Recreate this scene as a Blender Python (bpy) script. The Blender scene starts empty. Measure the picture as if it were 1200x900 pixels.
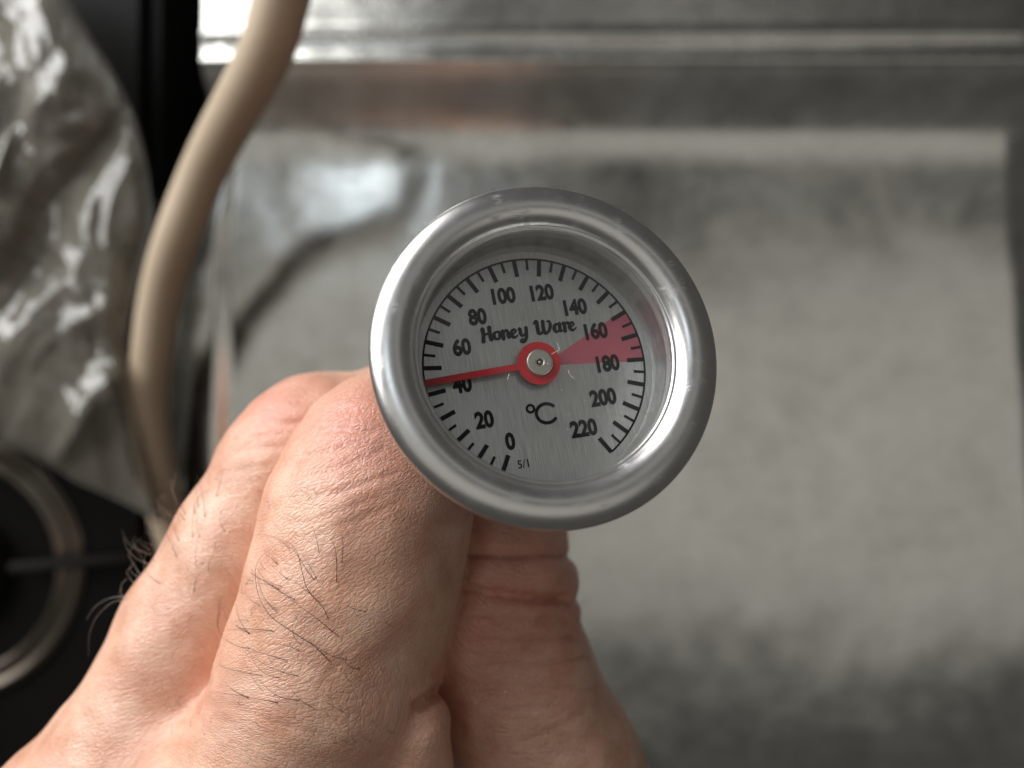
import bpy, bmesh, math, random
import numpy as np
from mathutils import Vector, Matrix, noise
from mathutils.bvhtree import BVHTree

random.seed(7)
S = bpy.context.scene
C = S.collection
MM = 0.001
H = 290.0                      # camera height above the sink floor, mm
LENS = 27.2
K = 36.0 / LENS / 1200.0       # mm per photograph pixel per mm of distance

# ------------------------------------------------------------------ camera
cam_d = bpy.data.cameras.new("camera")
cam = bpy.data.objects.new("camera", cam_d); C.objects.link(cam)
cam.location = (0, 0, H * MM)
cam_d.sensor_width = 36.0
cam_d.lens = LENS
cam_d.clip_start = 0.005
cam_d.clip_end = 50
cam_d.dof.use_dof = True
cam_d.dof.focus_distance = 0.0845
cam_d.dof.aperture_fstop = 13.5
S.camera = cam

# ------------------------------------------------------------------ world and lamps
W = bpy.data.worlds.new("World"); S.world = W; W.use_nodes = True
bg = W.node_tree.nodes["Background"]
bg.inputs[0].default_value = (0.60, 0.59, 0.56, 1)
bg.inputs[1].default_value = 0.12


def area(name, loc, target, sx, sy, power, col):
    d = bpy.data.lights.new(name, 'AREA'); d.shape = 'RECTANGLE'
    d.size, d.size_y, d.energy, d.color = sx, sy, power, col
    o = bpy.data.objects.new(name, d); C.objects.link(o)
    o.location = loc
    v = Vector(target) - Vector(loc)
    o.rotation_euler = v.to_track_quat('-Z', 'Y').to_euler()
    return o


# the low window at the back left, one high pane behind the sink, a lamp added for the glass veil, and the pale ceiling
area("window_or_veil_light", (-0.62, 0.50, 0.42), (-0.02, 0.0, 0.20), 0.95, 0.66, 14.5, (0.985, 0.99, 1.0))
area("window_or_veil_light", (-0.30, 0.40, 1.25), (-0.30, -0.3, 1.0), 0.26, 0.22, 1.05, (0.80, 0.90, 1.0))
area("window_or_veil_light", (0.34, 0.56, 1.0), (0.0, 0.0, 0.2), 0.56, 0.26, 0.14, (1.0, 0.97, 0.92))  # added lamp: lays a pale veil across the upper dial glass
area("ceiling_light", (0.10, -0.21, 2.2), (0.10, -0.21, 0), 3.7, 1.24, 5.4, (1.0, 0.97, 0.90))

S.view_settings.view_transform = 'Standard'
S.view_settings.look = 'None'
S.view_settings.exposure = 0.0
S.view_settings.gamma = 1.0
S.render.engine = 'CYCLES'
S.cycles.use_denoising = True
S.cycles.max_bounces = 10
S.cycles.transparent_max_bounces = 12
S.cycles.sample_clamp_indirect = 6.0
S.cycles.caustics_reflective = False
S.cycles.caustics_refractive = False


# ------------------------------------------------------------------ helpers
def P(px, py, d):
    """photograph direction and distance from the camera plane (mm) -> world mm"""
    return np.array([(px - 600.0) * K * d, (450.0 - py) * K * d, H - d])


def tag(o, label=None, cat=None, group=None, kind=None):
    for k_, v_ in (("label", label), ("category", cat), ("group", group), ("kind", kind)):
        if v_:
            o[k_] = v_
    return o


def link(name, me, mat=None, parent=None, smooth=False):
    o = bpy.data.objects.new(name, me); C.objects.link(o)
    if mat is not None and not me.materials:
        me.materials.append(mat)
    if smooth:
        me.polygons.foreach_set("use_smooth", [True] * len(me.polygons))
    if parent is not None:
        o.parent = parent
    return o


def mesh_pyd(name, v, f):
    me = bpy.data.meshes.new(name)
    me.from_pydata([tuple(x) for x in v], [], f)
    me.update()
    return me


class NT:
    """short node-graph builder"""
    def __init__(s, name):
        s.m = bpy.data.materials.new(name); s.m.use_nodes = True
        s.t = s.m.node_tree; s.t.nodes.clear()
        s.out = s.t.nodes.new("ShaderNodeOutputMaterial")

    def n(s, kind, inp=None, **kw):
        nd = s.t.nodes.new("ShaderNode" + kind)
        for k_, v_ in kw.items():
            setattr(nd, k_, v_)
        for k_, v_ in (inp or {}).items():
            sk = nd.inputs[k_]
            if isinstance(v_, bpy.types.NodeSocket):
                s.t.links.new(v_, sk)
            else:
                sk.default_value = v_
        return nd

    def math(s, op, a, b=0.0, c=0.0):
        return s.n("Math", {0: a, 1: b, 2: c}, operation=op).outputs[0]

    def ramp(s, fac, stops):
        nd = s.n("ValToRGB", {0: fac})
        el = nd.color_ramp.elements
        while len(el) < len(stops):
            el.new(0.5)
        for e, (p_, c_) in zip(el, stops):
            e.position = p_
            e.color = c_ if len(c_) == 4 else (*c_, 1)
        return nd.outputs[0]

    def mix(s, fac, a, b):
        nd = s.n("Mix", None, data_type='RGBA')
        for sock, v_ in ((nd.inputs[0], fac), (nd.inputs[6], a), (nd.inputs[7], b)):
            if isinstance(v_, bpy.types.NodeSocket):
                s.t.links.new(v_, sock)
            else:
                sock.default_value = v_ if not isinstance(v_, tuple) or len(v_) == 4 else (*v_, 1)
        return nd.outputs[2]

    def coords(s, scale=(1, 1, 1), rot=(0, 0, 0), which="Object", attr=None):
        if attr:
            src = s.n("Attribute", attribute_name=attr).outputs["Vector"]
        else:
            src = s.n("TexCoord").outputs[which]
        return s.n("Mapping", {"Vector": src, "Scale": scale, "Rotation": rot}).outputs[0]

    def done(s, shader):
        s.t.links.new(shader, s.out.inputs[0])
        return s.m


def simple(name, col, rough=0.5, metal=0.0, **kw):
    g = NT(name)
    nz = g.n("TexNoise", {"Vector": g.coords(), "Scale": 900.0, "Detail": 4.0}).outputs[0]
    c = g.mix(nz, tuple(x * 0.85 for x in col), tuple(min(1, x * 1.15) for x in col))
    b = g.n("BsdfPrincipled", {"Base Color": c, "Roughness": rough, "Metallic": metal, **kw})
    return g.done(b.outputs[0])


# ------------------------------------------------------------------ materials
def mat_steel():
    g = NT("worn_sink_steel")
    blot = g.n("TexNoise", {"Vector": g.coords((1, 1, 1)), "Scale": 22.0, "Detail": 5.0, "Roughness": 0.6}).outputs[0]
    stain = g.n("TexNoise", {"Vector": g.coords((1, 1.2, 1)), "Scale": 90.0, "Detail": 6.0, "Roughness": 0.65}).outputs[0]
    brush = g.n("TexNoise", {"Vector": g.coords((60, 900, 60)), "Scale": 3.0, "Detail": 3.0}).outputs[0]
    f = g.math('MULTIPLY_ADD', stain, 0.5, g.math('MULTIPLY', blot, 0.5))
    col = g.ramp(f, [(0.32, (0.47, 0.465, 0.43)), (0.5, (0.60, 0.592, 0.55)), (0.68, (0.71, 0.70, 0.66))])
    rough = g.math('MULTIPLY_ADD', f, 0.28, 0.025)
    # the rolled back rim is dull with dried water and grease
    yy = g.n("SeparateXYZ", {0: g.n("TexCoord").outputs["Object"]}).outputs[1]
    dull = g.n("MapRange", {0: g.math('MULTIPLY_ADD', stain, 0.012, yy), 1: 0.090, 2: 0.108}, interpolation_type='SMOOTHSTEP').outputs[0]
    rimm = g.n("MapRange", {0: yy, 1: 0.110, 2: 0.116}, interpolation_type='SMOOTHSTEP').outputs[0]
    rough = g.math('MULTIPLY_ADD', g.math('MULTIPLY_ADD', rimm, -0.6, dull), 0.22, rough)
    bmp = g.n("Bump", {"Strength": 0.05, "Distance": 0.0005, "Height": g.math('ADD', brush, g.math('MULTIPLY', stain, 1.5))})
    dent = g.n("TexNoise", {"Vector": g.coords((1.5, 0.8, 1)), "Scale": 17.0, "Detail": 2.0, "Roughness": 0.45}).outputs[0]
    bmp = g.n("Bump", {"Strength": 1.0, "Distance": 0.0012, "Height": dent, "Normal": bmp.outputs[0]})
    b = g.n("BsdfPrincipled", {"Base Color": col, "Metallic": 1.0, "Roughness": rough, "Normal": bmp.outputs[0]})
    return g.done(b.outputs[0])


def mat_bezel():
    g = NT("satin_stainless_with_scratches")
    co = g.coords()
    n1 = g.n("TexNoise", {"Vector": co, "Scale": 260.0, "Detail": 6.0, "Roughness": 0.7}).outputs[0]
    n2 = g.n("TexNoise", {"Vector": co, "Scale": 2500.0, "Detail": 3.0}).outputs[0]
    # thin scratches: ridged stretched noise in a few directions, thinned out by blotches
    sc = None
    for rot, sx in ((0.5, 1.0), (1.9, 0.8), (2.7, 1.2)):
        nn = g.n("TexNoise", {"Vector": g.coords((220 * sx, 2600 * sx, 700), (0, 0, rot)), "Scale": 1.0, "Detail": 1.0}).outputs[0]
        r = g.math('SUBTRACT', 1.0, g.math('MULTIPLY', g.math('ABSOLUTE', g.math('SUBTRACT', nn, 0.5)), 36.0))
        r = g.math('MAXIMUM', r, 0.0)
        sc = r if sc is None else g.math('MAXIMUM', sc, r)
    gate = g.n("TexNoise", {"Vector": co, "Scale": 430.0, "Detail": 2.0}).outputs[0]
    gate = g.math('MULTIPLY', g.math('MAXIMUM', g.math('SUBTRACT', gate, 0.58), 0.0), 7.0)
    sc = g.math('MULTIPLY', sc, gate)
    col = g.mix(n1, (0.60, 0.585, 0.555), (0.74, 0.73, 0.71))
    rough = g.math('MULTIPLY_ADD', n1, 0.16, 0.23)
    rough = g.math('MULTIPLY_ADD', sc, 0.25, rough)
    h = g.math('ADD', g.math('MULTIPLY', n2, 0.5), g.math('MULTIPLY', sc, -2.0))
    bmp = g.n("Bump", {"Strength": 0.16, "Distance": 0.00004, "Height": h})
    b = g.n("BsdfPrincipled", {"Base Color": col, "Metallic": 1.0, "Roughness": rough, "Normal": bmp.outputs[0]})
    return g.done(b.outputs[0])


def mat_dial():
    g = NT("brushed_aluminium_dial")
    br = g.n("TexNoise", {"Vector": g.coords((9000, 260, 9000)), "Scale": 1.0, "Detail": 3.0, "Roughness": 0.7}).outputs[0]
    col = g.ramp(br, [(0.3, (0.43, 0.43, 0.42)), (0.7, (0.68, 0.68, 0.665))])
    rough = g.math('MULTIPLY_ADD', br, 0.14, 0.32)
    bmp = g.n("Bump", {"Strength": 0.25, "Distance": 0.00004, "Height": br})
    tan = g.n("Tangent", direction_type='RADIAL', axis='Z')
    b = g.n("BsdfPrincipled", {"Base Color": col, "Metallic": 1.0, "Roughness": rough, "Normal": bmp.outputs[0]})
    return g.done(b.outputs[0])


def mat_film(name, col, alpha, rough=0.4):
    g = NT(name)
    b = g.n("BsdfPrincipled", {"Base Color": (*col, 1), "Roughness": rough, "Alpha": alpha})
    return g.done(b.outputs[0])


def mat_glass():
    g = NT("clear_dial_glass")
    fr = g.n("Fresnel", {"IOR": 1.5}).outputs[0]
    smear = g.n("TexNoise", {"Vector": g.coords(), "Scale": 500.0, "Detail": 4.0}).outputs[0]
    tr = g.n("BsdfTransparent", {"Color": (0.97, 0.98, 0.975, 1)})
    gl = g.n("BsdfGlossy", {"Color": (1, 1, 1, 1), "Roughness": 0.03})
    mx = g.n("MixShader", {0: fr, 1: tr.outputs[0], 2: gl.outputs[0]})
    return g.done(mx.outputs[0])


def mat_skin():
    g = NT("hand_skin")
    # folds run along x of the stored skin coordinates (mm)
    def ridged(scale, rot, k):
        nn = g.n("TexNoise", {"Vector": g.coords(scale, (0, 0, rot), attr="skin_co"), "Scale": 1.0, "Detail": 2.0, "Roughness": 0.55, "Distortion": 0.5}).outputs[0]
        r = g.math('MULTIPLY', g.math('ABSOLUTE', g.math('SUBTRACT', nn, 0.5)), k)
        return g.math('MINIMUM', r, 1.0)
    a = ridged((0.30, 1.5, 0.9), 0.0, 7.0)
    b_ = ridged((0.55, 1.9, 1.2), 0.55, 7.0)
    c_ = ridged((0.55, 1.9, 1.2), -0.6, 7.0)
    big = ridged((0.07, 0.42, 0.25), 0.1, 12.0)
    vo = g.n("TexVoronoi", {"Vector": g.coords((1.15, 2.2, 1.7), (0, 0, 0.1), attr="skin_co"), "Scale": 1.0, "Randomness": 1.0}, feature='DISTANCE_TO_EDGE').outputs[0]
    vo = g.math('MINIMUM', g.math('MULTIPLY', vo, 6.0), 1.0)
    fine = g.n("TexNoise", {"Vector": g.coords((4.5, 6.0, 5), attr="skin_co"), "Scale": 1.0, "Detail": 4.0}).outputs[0]
    soft = g.n("TexNoise", {"Vector": g.coords((0.5, 0.9, 0.8), attr="skin_co"), "Scale": 1.0, "Detail": 2.0}).outputs[0]
    wr = g.n("Attribute", attribute_name="wrinkle").outputs["Fac"]
    h = g.math('MULTIPLY', a, 0.20)
    h = g.math('MULTIPLY_ADD', b_, 0.26, h)
    h = g.math('MULTIPLY_ADD', c_, 0.24, h)
    h = g.math('MULTIPLY_ADD', big, g.math('MULTIPLY_ADD', wr, 0.16, 0.12), h)
    h = g.math('MULTIPLY_ADD', vo, 0.50, h)
    h = g.math('MULTIPLY_ADD', fine, 0.65, h)
    h = g.math('MULTIPLY_ADD', soft, 0.8, h)
    bmp = g.n("Bump", {"Strength": g.math('MULTIPLY_ADD', wr, 0.22, 0.55), "Distance": 0.00011, "Height": h})
    red = g.n("Attribute", attribute_name="redness").outputs["Fac"]
    mott = g.n("TexNoise", {"Vector": g.coords((0.16, 0.2, 0.2), attr="skin_co"), "Scale": 1.0, "Detail": 5.0, "Roughness": 0.6}).outputs[0]
    mott = g.n('MapRange', {0: mott, 1: 0.36, 2: 0.64}).outputs[0]
    base = g.mix(mott, (0.63, 0.325, 0.21), (0.80, 0.50, 0.36))
    base = g.mix(g.math('MULTIPLY', red, 0.75), base, (0.68, 0.27, 0.20))
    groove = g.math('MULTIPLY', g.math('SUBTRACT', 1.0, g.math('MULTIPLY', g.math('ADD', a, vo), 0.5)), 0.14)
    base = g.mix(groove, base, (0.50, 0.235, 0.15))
    spec = g.math('MULTIPLY_ADD', fine, 0.45, 0.10)
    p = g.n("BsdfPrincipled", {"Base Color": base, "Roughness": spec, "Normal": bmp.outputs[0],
                               "Subsurface Weight": 0.35, "Subsurface Radius": (1.0, 0.36, 0.2), "Subsurface Scale": 0.0014,
                               "Specular IOR Level": 0.6})
    return g.done(p.outputs[0])


def mat_bag():
    g = NT("crinkled_clear_film")
    co = g.coords()
    nz = g.n("TexNoise", {"Vector": co, "Scale": 45.0, "Detail": 3.0, "Roughness": 0.5, "Distortion": 1.2}).outputs[0]
    bmp = g.n("Bump", {"Strength": 0.35, "Distance": 0.002, "Height": nz})
    haze = g.n("BsdfPrincipled", {"Base Color": (0.165, 0.15, 0.12, 1), "Roughness": 0.10, "IOR": 1.55, "Normal": bmp.outputs[0],
                                  "Coat Weight": 0.6, "Coat Roughness": 0.06, "Coat IOR": 1.5})
    tr = g.n("BsdfTransparent", {"Color": (0.92, 0.91, 0.88, 1)})
    lw = g.n("LayerWeight", {"Blend": 0.45, "Normal": bmp.outputs[0]}).outputs["Facing"]
    f = g.math('MULTIPLY_ADD', lw, 0.5, 0.52)
    mx = g.n("MixShader", {0: f, 1: tr.outputs[0], 2: haze.outputs[0]})
    return g.done(mx.outputs[0])


M_STEEL = mat_steel(); M_BEZEL = mat_bezel(); M_DIAL = mat_dial(); M_WELL = simple("matt_grey_well_wall", (0.52, 0.515, 0.49), 0.45, 0.9); M_GLASS = mat_glass()
M_SKIN = mat_skin(); M_BAG = mat_bag()
M_INK = simple("black_print", (0.008, 0.008, 0.008), 0.7, **{"Specular IOR Level": 0.15})
M_RED = simple("red_pointer_paint", (0.62, 0.012, 0.022), 0.42)
M_PINK = mat_film("translucent_pink_print", (0.72, 0.13, 0.19), 0.66, 0.45)
M_PIN = simple("nickel_pin", (0.55, 0.53, 0.46), 0.42, 0.85)
M_HOLE = simple("dark_recess", (0.04, 0.035, 0.03), 0.6)
M_HOSE = simple("beige_rubber_hose", (0.49, 0.385, 0.27), 0.55)
M_BLACK = simple("black_enamel", (0.006, 0.0055, 0.005), 0.42, **{"Specular IOR Level": 0.08})
M_IRON = simple("dark_cast_iron", (0.012, 0.011, 0.01), 0.8, **{"Specular IOR Level": 0.12})
M_RING = simple("brownish_burner_metal", (0.15, 0.125, 0.10), 0.3, 1.0)
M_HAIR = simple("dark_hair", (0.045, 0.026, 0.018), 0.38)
M_HAIRL = simple("pale_backlit_hair", (0.42, 0.36, 0.31), 0.3)  # backlight put into the colour: edge hairs painted paler than the rest
M_DUST = simple("pale_dust", (0.85, 0.85, 0.83), 0.6)
M_DARK = simple("dark_cabinet_floor", (0.02, 0.018, 0.016), 0.7)


# ------------------------------------------------------------------ setting: the sink top
def sm01(t):
    t = np.clip(t, 0, 1)
    return t * t * (3 - 2 * t)


def build_counter():
    xs = np.unique(np.concatenate([np.linspace(-131, -95, 60), np.linspace(-95, 165, 60), np.linspace(165, 225, 70), np.linspace(225, 260, 6)]))
    ys = np.unique(np.concatenate([np.linspace(-340, 80, 60), np.linspace(80, 160, 130), np.linspace(160, 230, 12)]))
    X, Y = np.meshgrid(xs, ys, indexing='ij')
    # back: slope, two rolled beads and the flat rim behind them
    def back(y):
        u_ = (y - 96) / 17.0; u1_ = (y - 112) / 17.0
        z = 17 * (0.5 * (u_ + np.sqrt(u_ * u_ + 0.22)) - 0.5 * (u1_ + np.sqrt(u1_ * u1_ + 0.03)))
        for c_, w_, a_ in ((114.5, 1.6, 1.1), (124.0, 2.0, 1.4)):
            z = z + a_ * np.exp(-((y - c_) / w_) ** 2)
        return z - 0.06 * np.maximum(0, y - 112) + 0.0
    zb = back(Y)
    zl = (2.2 * sm01((-104.5 - X) / 7.0) - 1.2 * sm01((-118 - X) / 13.0)) * (1 - sm01((Y - 62) / 30.0))
    edge = 184.5 - 0.076 * (Y - 50)
    zr = -5 * sm01((X - edge) / 30.0)
    Z = zb + zr
    Z = Z + zl + 0.35 * np.sin(X / 33.0) * np.cos(Y / 41.0)
    n0, n1 = X.shape
    X = X + 21 * sm01((Y - 45) / 50.0) * sm01((-97 - X) / 34.0)
    v = np.stack([X, Y, Z], -1).reshape(-1, 3) * MM
    f = []
    for i in range(n0 - 1):
        for j in range(n1 - 1):
            a = i * n1 + j
            f.append((a, a + n1, a + n1 + 1, a + 1))
    v = list(map(tuple, v))
    # left edge folds down into the gap beside the stove
    base = len(v)
    for j in range(n1):
        x, y, z = v[j]
        v.append((x - 0.001, y, z - 0.003)); v.append((x - 0.001, y, -0.10))
    for j in range(n1 - 1):
        a, b = base + 2 * j, base + 2 * j + 2
        f.append((j, j + 1, b, a)); f.append((a, b, b + 1, a + 1))
    o = link("countertop", mesh_pyd("countertop", v, f), M_STEEL, smooth=True)
    tag(o, kind="structure")
    fl = mesh_pyd("floor", [(-0.6, -0.4, -0.1), (0.3, -0.4, -0.1), (0.3, 0.4, -0.1), (-0.6, 0.4, -0.1)], [(0, 1, 2, 3)])
    tag(link("floor", fl, M_DARK), kind="structure")


build_counter()


# ------------------------------------------------------------------ generic shapes (mm in, m out)
def lathe(name, prof, mat, parent, seg=128, smooth=True):
    v, f = [], []
    n = len(prof)
    for i in range(seg):
        a = 2 * math.pi * i / seg
        for r, z in prof:
            v.append((r * math.cos(a) * MM, r * math.sin(a) * MM, z * MM))
    for i in range(seg):
        for j in range(n - 1):
            a, b = i * n + j, ((i + 1) % seg) * n + j
            f.append((a, b, b + 1, a + 1))
    me = mesh_pyd(name, v, f)
    bm = bmesh.new(); bm.from_mesh(me)
    bmesh.ops.remove_doubles(bm, verts=bm.verts, dist=1e-7)
    bmesh.ops.recalc_face_normals(bm, faces=bm.faces)
    bm.to_mesh(me); bm.free()
    return link(name, me, mat, parent, smooth)


def catmull(pts, n=8):
    pts = np.array(pts, float)
    p = np.vstack([2 * pts[0] - pts[1], pts, 2 * pts[-1] - pts[-2]])
    out = []
    for i in range(1, len(p) - 2):
        for t in np.linspace(0, 1, n, endpoint=False):
            a, b, c, d = p[i - 1], p[i], p[i + 1], p[i + 2]
            out.append(0.5 * ((2 * b) + (c - a) * t + (2 * a - 5 * b + 4 * c - d) * t * t + (3 * b - a - 3 * c + d) * t ** 3))
    out.append(pts[-1])
    return np.array(out)


def tube_geom(pts, rad, seg=12, cap=True):
    pts = np.array(pts, float)
    n = len(pts)
    rad = np.broadcast_to(np.array(rad, float), (n,))
    v, f = [], []
    t = np.gradient(pts, axis=0); t /= np.linalg.norm(t, axis=1)[:, None] + 1e-12
    up = np.array([0, 0, 1.0]) if abs(t[0][2]) < 0.9 else np.array([1.0, 0, 0])
    nn = np.cross(t[0], up); nn /= np.linalg.norm(nn)
    for i in range(n):
        nn = nn - t[i] * np.dot(nn, t[i]); nn /= np.linalg.norm(nn) + 1e-12
        bb = np.cross(t[i], nn)
        for k in range(seg):
            a = 2 * math.pi * k / seg
            v.append((pts[i] + rad[i] * (math.cos(a) * nn + math.sin(a) * bb)) * MM)
    for i in range(n - 1):
        for k in range(seg):
            a, b = i * seg + k, i * seg + (k + 1) % seg
            f.append((a, b, b + seg, a + seg))
    if cap:
        f.append(tuple(range(seg))[::-1]); f.append(tuple(range((n - 1) * seg, n * seg)))
    return v, f


def flat_stroke(pts, wid, n=8, z=0.0):
    """brush stroke of changing width in the xy plane with round ends; pts (x, y), wid per point"""
    q = catmull(np.column_stack([np.array(pts, float), np.array(wid, float)]), n) if len(pts) > 2 else np.column_stack([np.array(pts, float), np.array(wid, float)])
    xy, w = q[:, :2], np.maximum(q[:, 2], 0.02)
    t = np.gradient(xy, axis=0); t /= np.linalg.norm(t, axis=1)[:, None] + 1e-12
    nrm = np.column_stack([-t[:, 1], t[:, 0]])
    L, R = xy + nrm * w[:, None] / 2, xy - nrm * w[:, None] / 2
    v, f = [], []
    for a, b in zip(L, R):
        v.append((a[0], a[1], z)); v.append((b[0], b[1], z))
    for i in range(len(xy) - 1):
        f.append((2 * i, 2 * i + 1, 2 * i + 3, 2 * i + 2))
    for e, sg in ((0, -1), (len(xy) - 1, 1)):
        b0 = len(v)
        v.append((xy[e][0], xy[e][1], z))
        ang0 = math.atan2(nrm[e][1], nrm[e][0])
        m = 8
        for k in range(m + 1):
            a = ang0 - sg * math.pi * k / m
            v.append((xy[e][0] + w[e] / 2 * math.cos(a), xy[e][1] + w[e] / 2 * math.sin(a), z))
        for k in range(m):
            tri = (b0, b0 + 1 + k, b0 + 2 + k)
            f.append(tri if sg < 0 else tri[::-1])
    return v, f


# ------------------------------------------------------------------ the thermometer
th = bpy.data.objects.new("thermometer", None); C.objects.link(th)
tag(th, "round stainless dial thermometer held upright in the hand, red pointer near 40", "thermometer")
axis = Vector((1.12, 1.42, 6.0)).normalized()
HEAD = P(643.3, 411.5, 79.0)
ex = Vector((1, 0, 0)); ex = (ex - axis * ex.dot(axis)).normalized()
ey = axis.cross(ex)
th.matrix_world = Matrix.Translation(Vector(HEAD * MM)) @ Matrix((ex, ey, axis)).transposed().to_4x4() @ Matrix.Rotation(math.radians(10.4), 4, 'Z')
th.empty_display_size = 0.02

# local frame: z along the axis to the viewer, dial upright; local mm
ZD = -6.0                                # dial plate
prof = []
prof += [(17.0, -5.2), (17.35, -4.2), (17.55, -3.2)]
for a in np.linspace(-50, 158, 53):
    prof.append((15.70 + (2.42 if a < 90 else 2.2) * math.cos(math.radians(a)), (1.65 if a < 90 else 1.9) * math.sin(math.radians(a)) - (0 if a < 90 else 0.25)))
prof += [(13.60, 0.40), (13.52, 0.38), (13.42, 0.37), (13.34, 0.34), (13.26, 0.26), (13.22, 0.12), (13.22, -0.1), (13.3, -0.5)]
# small rolled lip before the well
prof = [p_ for p_ in prof]
lathe("bezel", prof, M_BEZEL, th, 192)
lathe("inner_ring", [(13.28, -0.4), (13.36, -1.2), (13.38, -5.5), (13.30, -5.8), (13.28, ZD - 0.05)], M_WELL, th, 128)
lathe("case", [(0, -10.4), (4.0, -10.4), (4.2, -10.2), (12.5, -9.6), (15.8, -8.6), (16.9, -7.2), (17.1, -5.0), (16.6, -4.6)], M_BEZEL, th, 128)
lathe("neck", [(2.4, -22), (3.2, -21.4), (3.4, -14), (4.0, -12), (4.4, -10.35), (0, -10.3)], M_BEZEL, th, 48)
lathe("stem", [(0, -152), (0.9, -150), (1.7, -146.5), (1.75, -20)], M_BEZEL, th, 32)
lathe("dial_plate", [(0, ZD), (6, ZD), (13.38, ZD), (13.38, ZD - 0.5), (0, ZD - 0.5)], M_DIAL, th, 128, smooth=False)
gl = lathe("glass", [(0, -1.75), (6, -1.78), (13.2, -1.9)], M_GLASS, th, 96)

RT = 12.42                                # radius of the scale arc
A0, STEP = 17.6 - 10.4 + 0.4, 13.68       # the dial frame itself is turned by 10.4 degrees


def ang(temp):
    """direction of a temperature on the dial, clockwise from straight down, -> unit vector in dial frame"""
    a = math.radians(17.6 + 10.4 + temp / 10.0 * STEP)
    return -math.sin(a), -math.cos(a)


def flat_poly(name, pts, mat, z):
    me = mesh_pyd(name, [(x * MM, y * MM, z * MM) for x, y in pts], [tuple(range(len(pts)))])
    return link(name, me, mat, th)


# danger sector, arc, ticks
sec = [(0.0, 0.0)]
for i in range(25):
    u = ang(159.2 + (180.6 - 159.2) * i / 24)
    sec.append((u[0] * RT, u[1] * RT))
sec[0] = (0.55, -0.05)
flat_poly("heat_sector", sec[::-1], M_PINK, ZD + 0.02)
v, f = [], []
for i in range(133):
    u = ang(220 * i / 132)
    v.append((u[0] * (RT - 0.12) * MM, u[1] * (RT - 0.12) * MM, (ZD + 0.04) * MM))
    v.append((u[0] * (RT + 0.10) * MM, u[1] * (RT + 0.10) * MM, (ZD + 0.04) * MM))
f = [(2 * i, 2 * i + 2, 2 * i + 3, 2 * i + 1) for i in range(132)]
link("scale_arc", mesh_pyd("scale_arc", v, f), M_INK, th)
tick_me = {}
for key, (ln, w) in {"major": (2.0, 0.48), "minor": (1.3, 0.30)}.items():
    h = w / 2
    tick_me[key] = mesh_pyd("tick", [(-h * MM, -ln * MM, 0), (h * MM, -ln * MM, 0), (h * MM, 0, 0), (-h * MM, 0, 0)], [(0, 1, 2, 3)])
for i in range(45):
    t5 = i * 5
    o = link("tick", tick_me["minor" if i % 2 else "major"], M_INK, th)
    u = ang(t5)
    o.location = (u[0] * RT * MM, u[1] * RT * MM, (ZD + 0.05) * MM)
    o.rotation_euler = (0, 0, math.atan2(u[1], u[0]) - math.pi / 2)


def text_part(name, s, x, y, size, sx, z, bold=0.0, mat=M_INK, rot=0.0):
    cu = bpy.data.curves.new(name, 'FONT')
    cu.body = s; cu.size = size * MM; cu.align_x = 'CENTER'; cu.align_y = 'CENTER'
    cu.offset = bold * MM; cu.resolution_u = 4; cu.space_character = 0.98
    tmp = bpy.data.objects.new(name, cu); C.objects.link(tmp)
    dg = bpy.context.evaluated_depsgraph_get()
    me = bpy.data.meshes.new_from_object(tmp.evaluated_get(dg))
    C.objects.unlink(tmp); bpy.data.objects.remove(tmp); bpy.data.curves.remove(cu)
    me.materials.clear()
    co = np.empty(len(me.vertices) * 3); me.vertices.foreach_get("co", co); co = co.reshape(-1, 3)
    c0 = (co.min(0) + co.max(0)) / 2
    co -= c0
    co[:, 0] *= sx
    me.vertices.foreach_set("co", co.ravel()); me.update()
    o = link(name, me, mat, th)
    o.location = (x * MM, y * MM, z * MM); o.rotation_euler = (0, 0, rot)
    return o


PXD = 0.0953
CR, SR = math.cos(math.radians(-10.4)), math.sin(math.radians(-10.4))


def dial_xy(px, py, cx=625.3, cy=430.5):
    dx, dy = (px - cx) * PXD, -(py - cy) * PXD
    return dx * CR - dy * SR, dx * SR + dy * CR


NUM = {0: (594.3, 519), 20: (565, 495.5), 40: (539.5, 456), 60: (538.5, 412.5), 80: (556, 375.5), 100: (586.5, 348), 120: (632.5, 341),
       140: (672.5, 356.5), 160: (697, 384.5), 180: (710.5, 423.5), 200: (703.5, 464.5), 220: (679.5, 501.5)}
for t_, (px, py) in NUM.items():
    x, y = dial_xy(px, py)
    text_part("numeral", str(t_), x, y, 2.42, 0.83, ZD + 0.06, 0.108)
x, y = dial_xy(609.0, 544.0)
text_part("date_code", "5/1", x, y, 1.25, 0.95, ZD + 0.06, 0.008)
x, y = dial_xy(636.5, 485.7)
# the unit: a round C and a degree ring drawn as even strokes
pts = [(x + 1.15 * math.cos(math.radians(a)), y + 1.05 * math.sin(math.radians(a))) for a in np.linspace(42, 318, 20)]
v, f = flat_stroke(pts, [0.36] * 20, 4, 0)
link("unit_letter", mesh_pyd("unit_letter", [(a * MM, b * MM, (ZD + 0.06) * MM) for a, b, c in v], f), M_INK, th)
x, y = dial_xy(617.7, 481.2)
pts = [(x + 0.40 * math.cos(a), y + 0.40 * math.sin(a)) for a in np.linspace(0, 2 * math.pi, 20)]
v, f = flat_stroke(pts, [0.27] * 20, 3, 0)
link("degree_ring", mesh_pyd("degree_ring", [(a * MM, b * MM, (ZD + 0.06) * MM) for a, b, c in v], f), M_INK, th)

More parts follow.
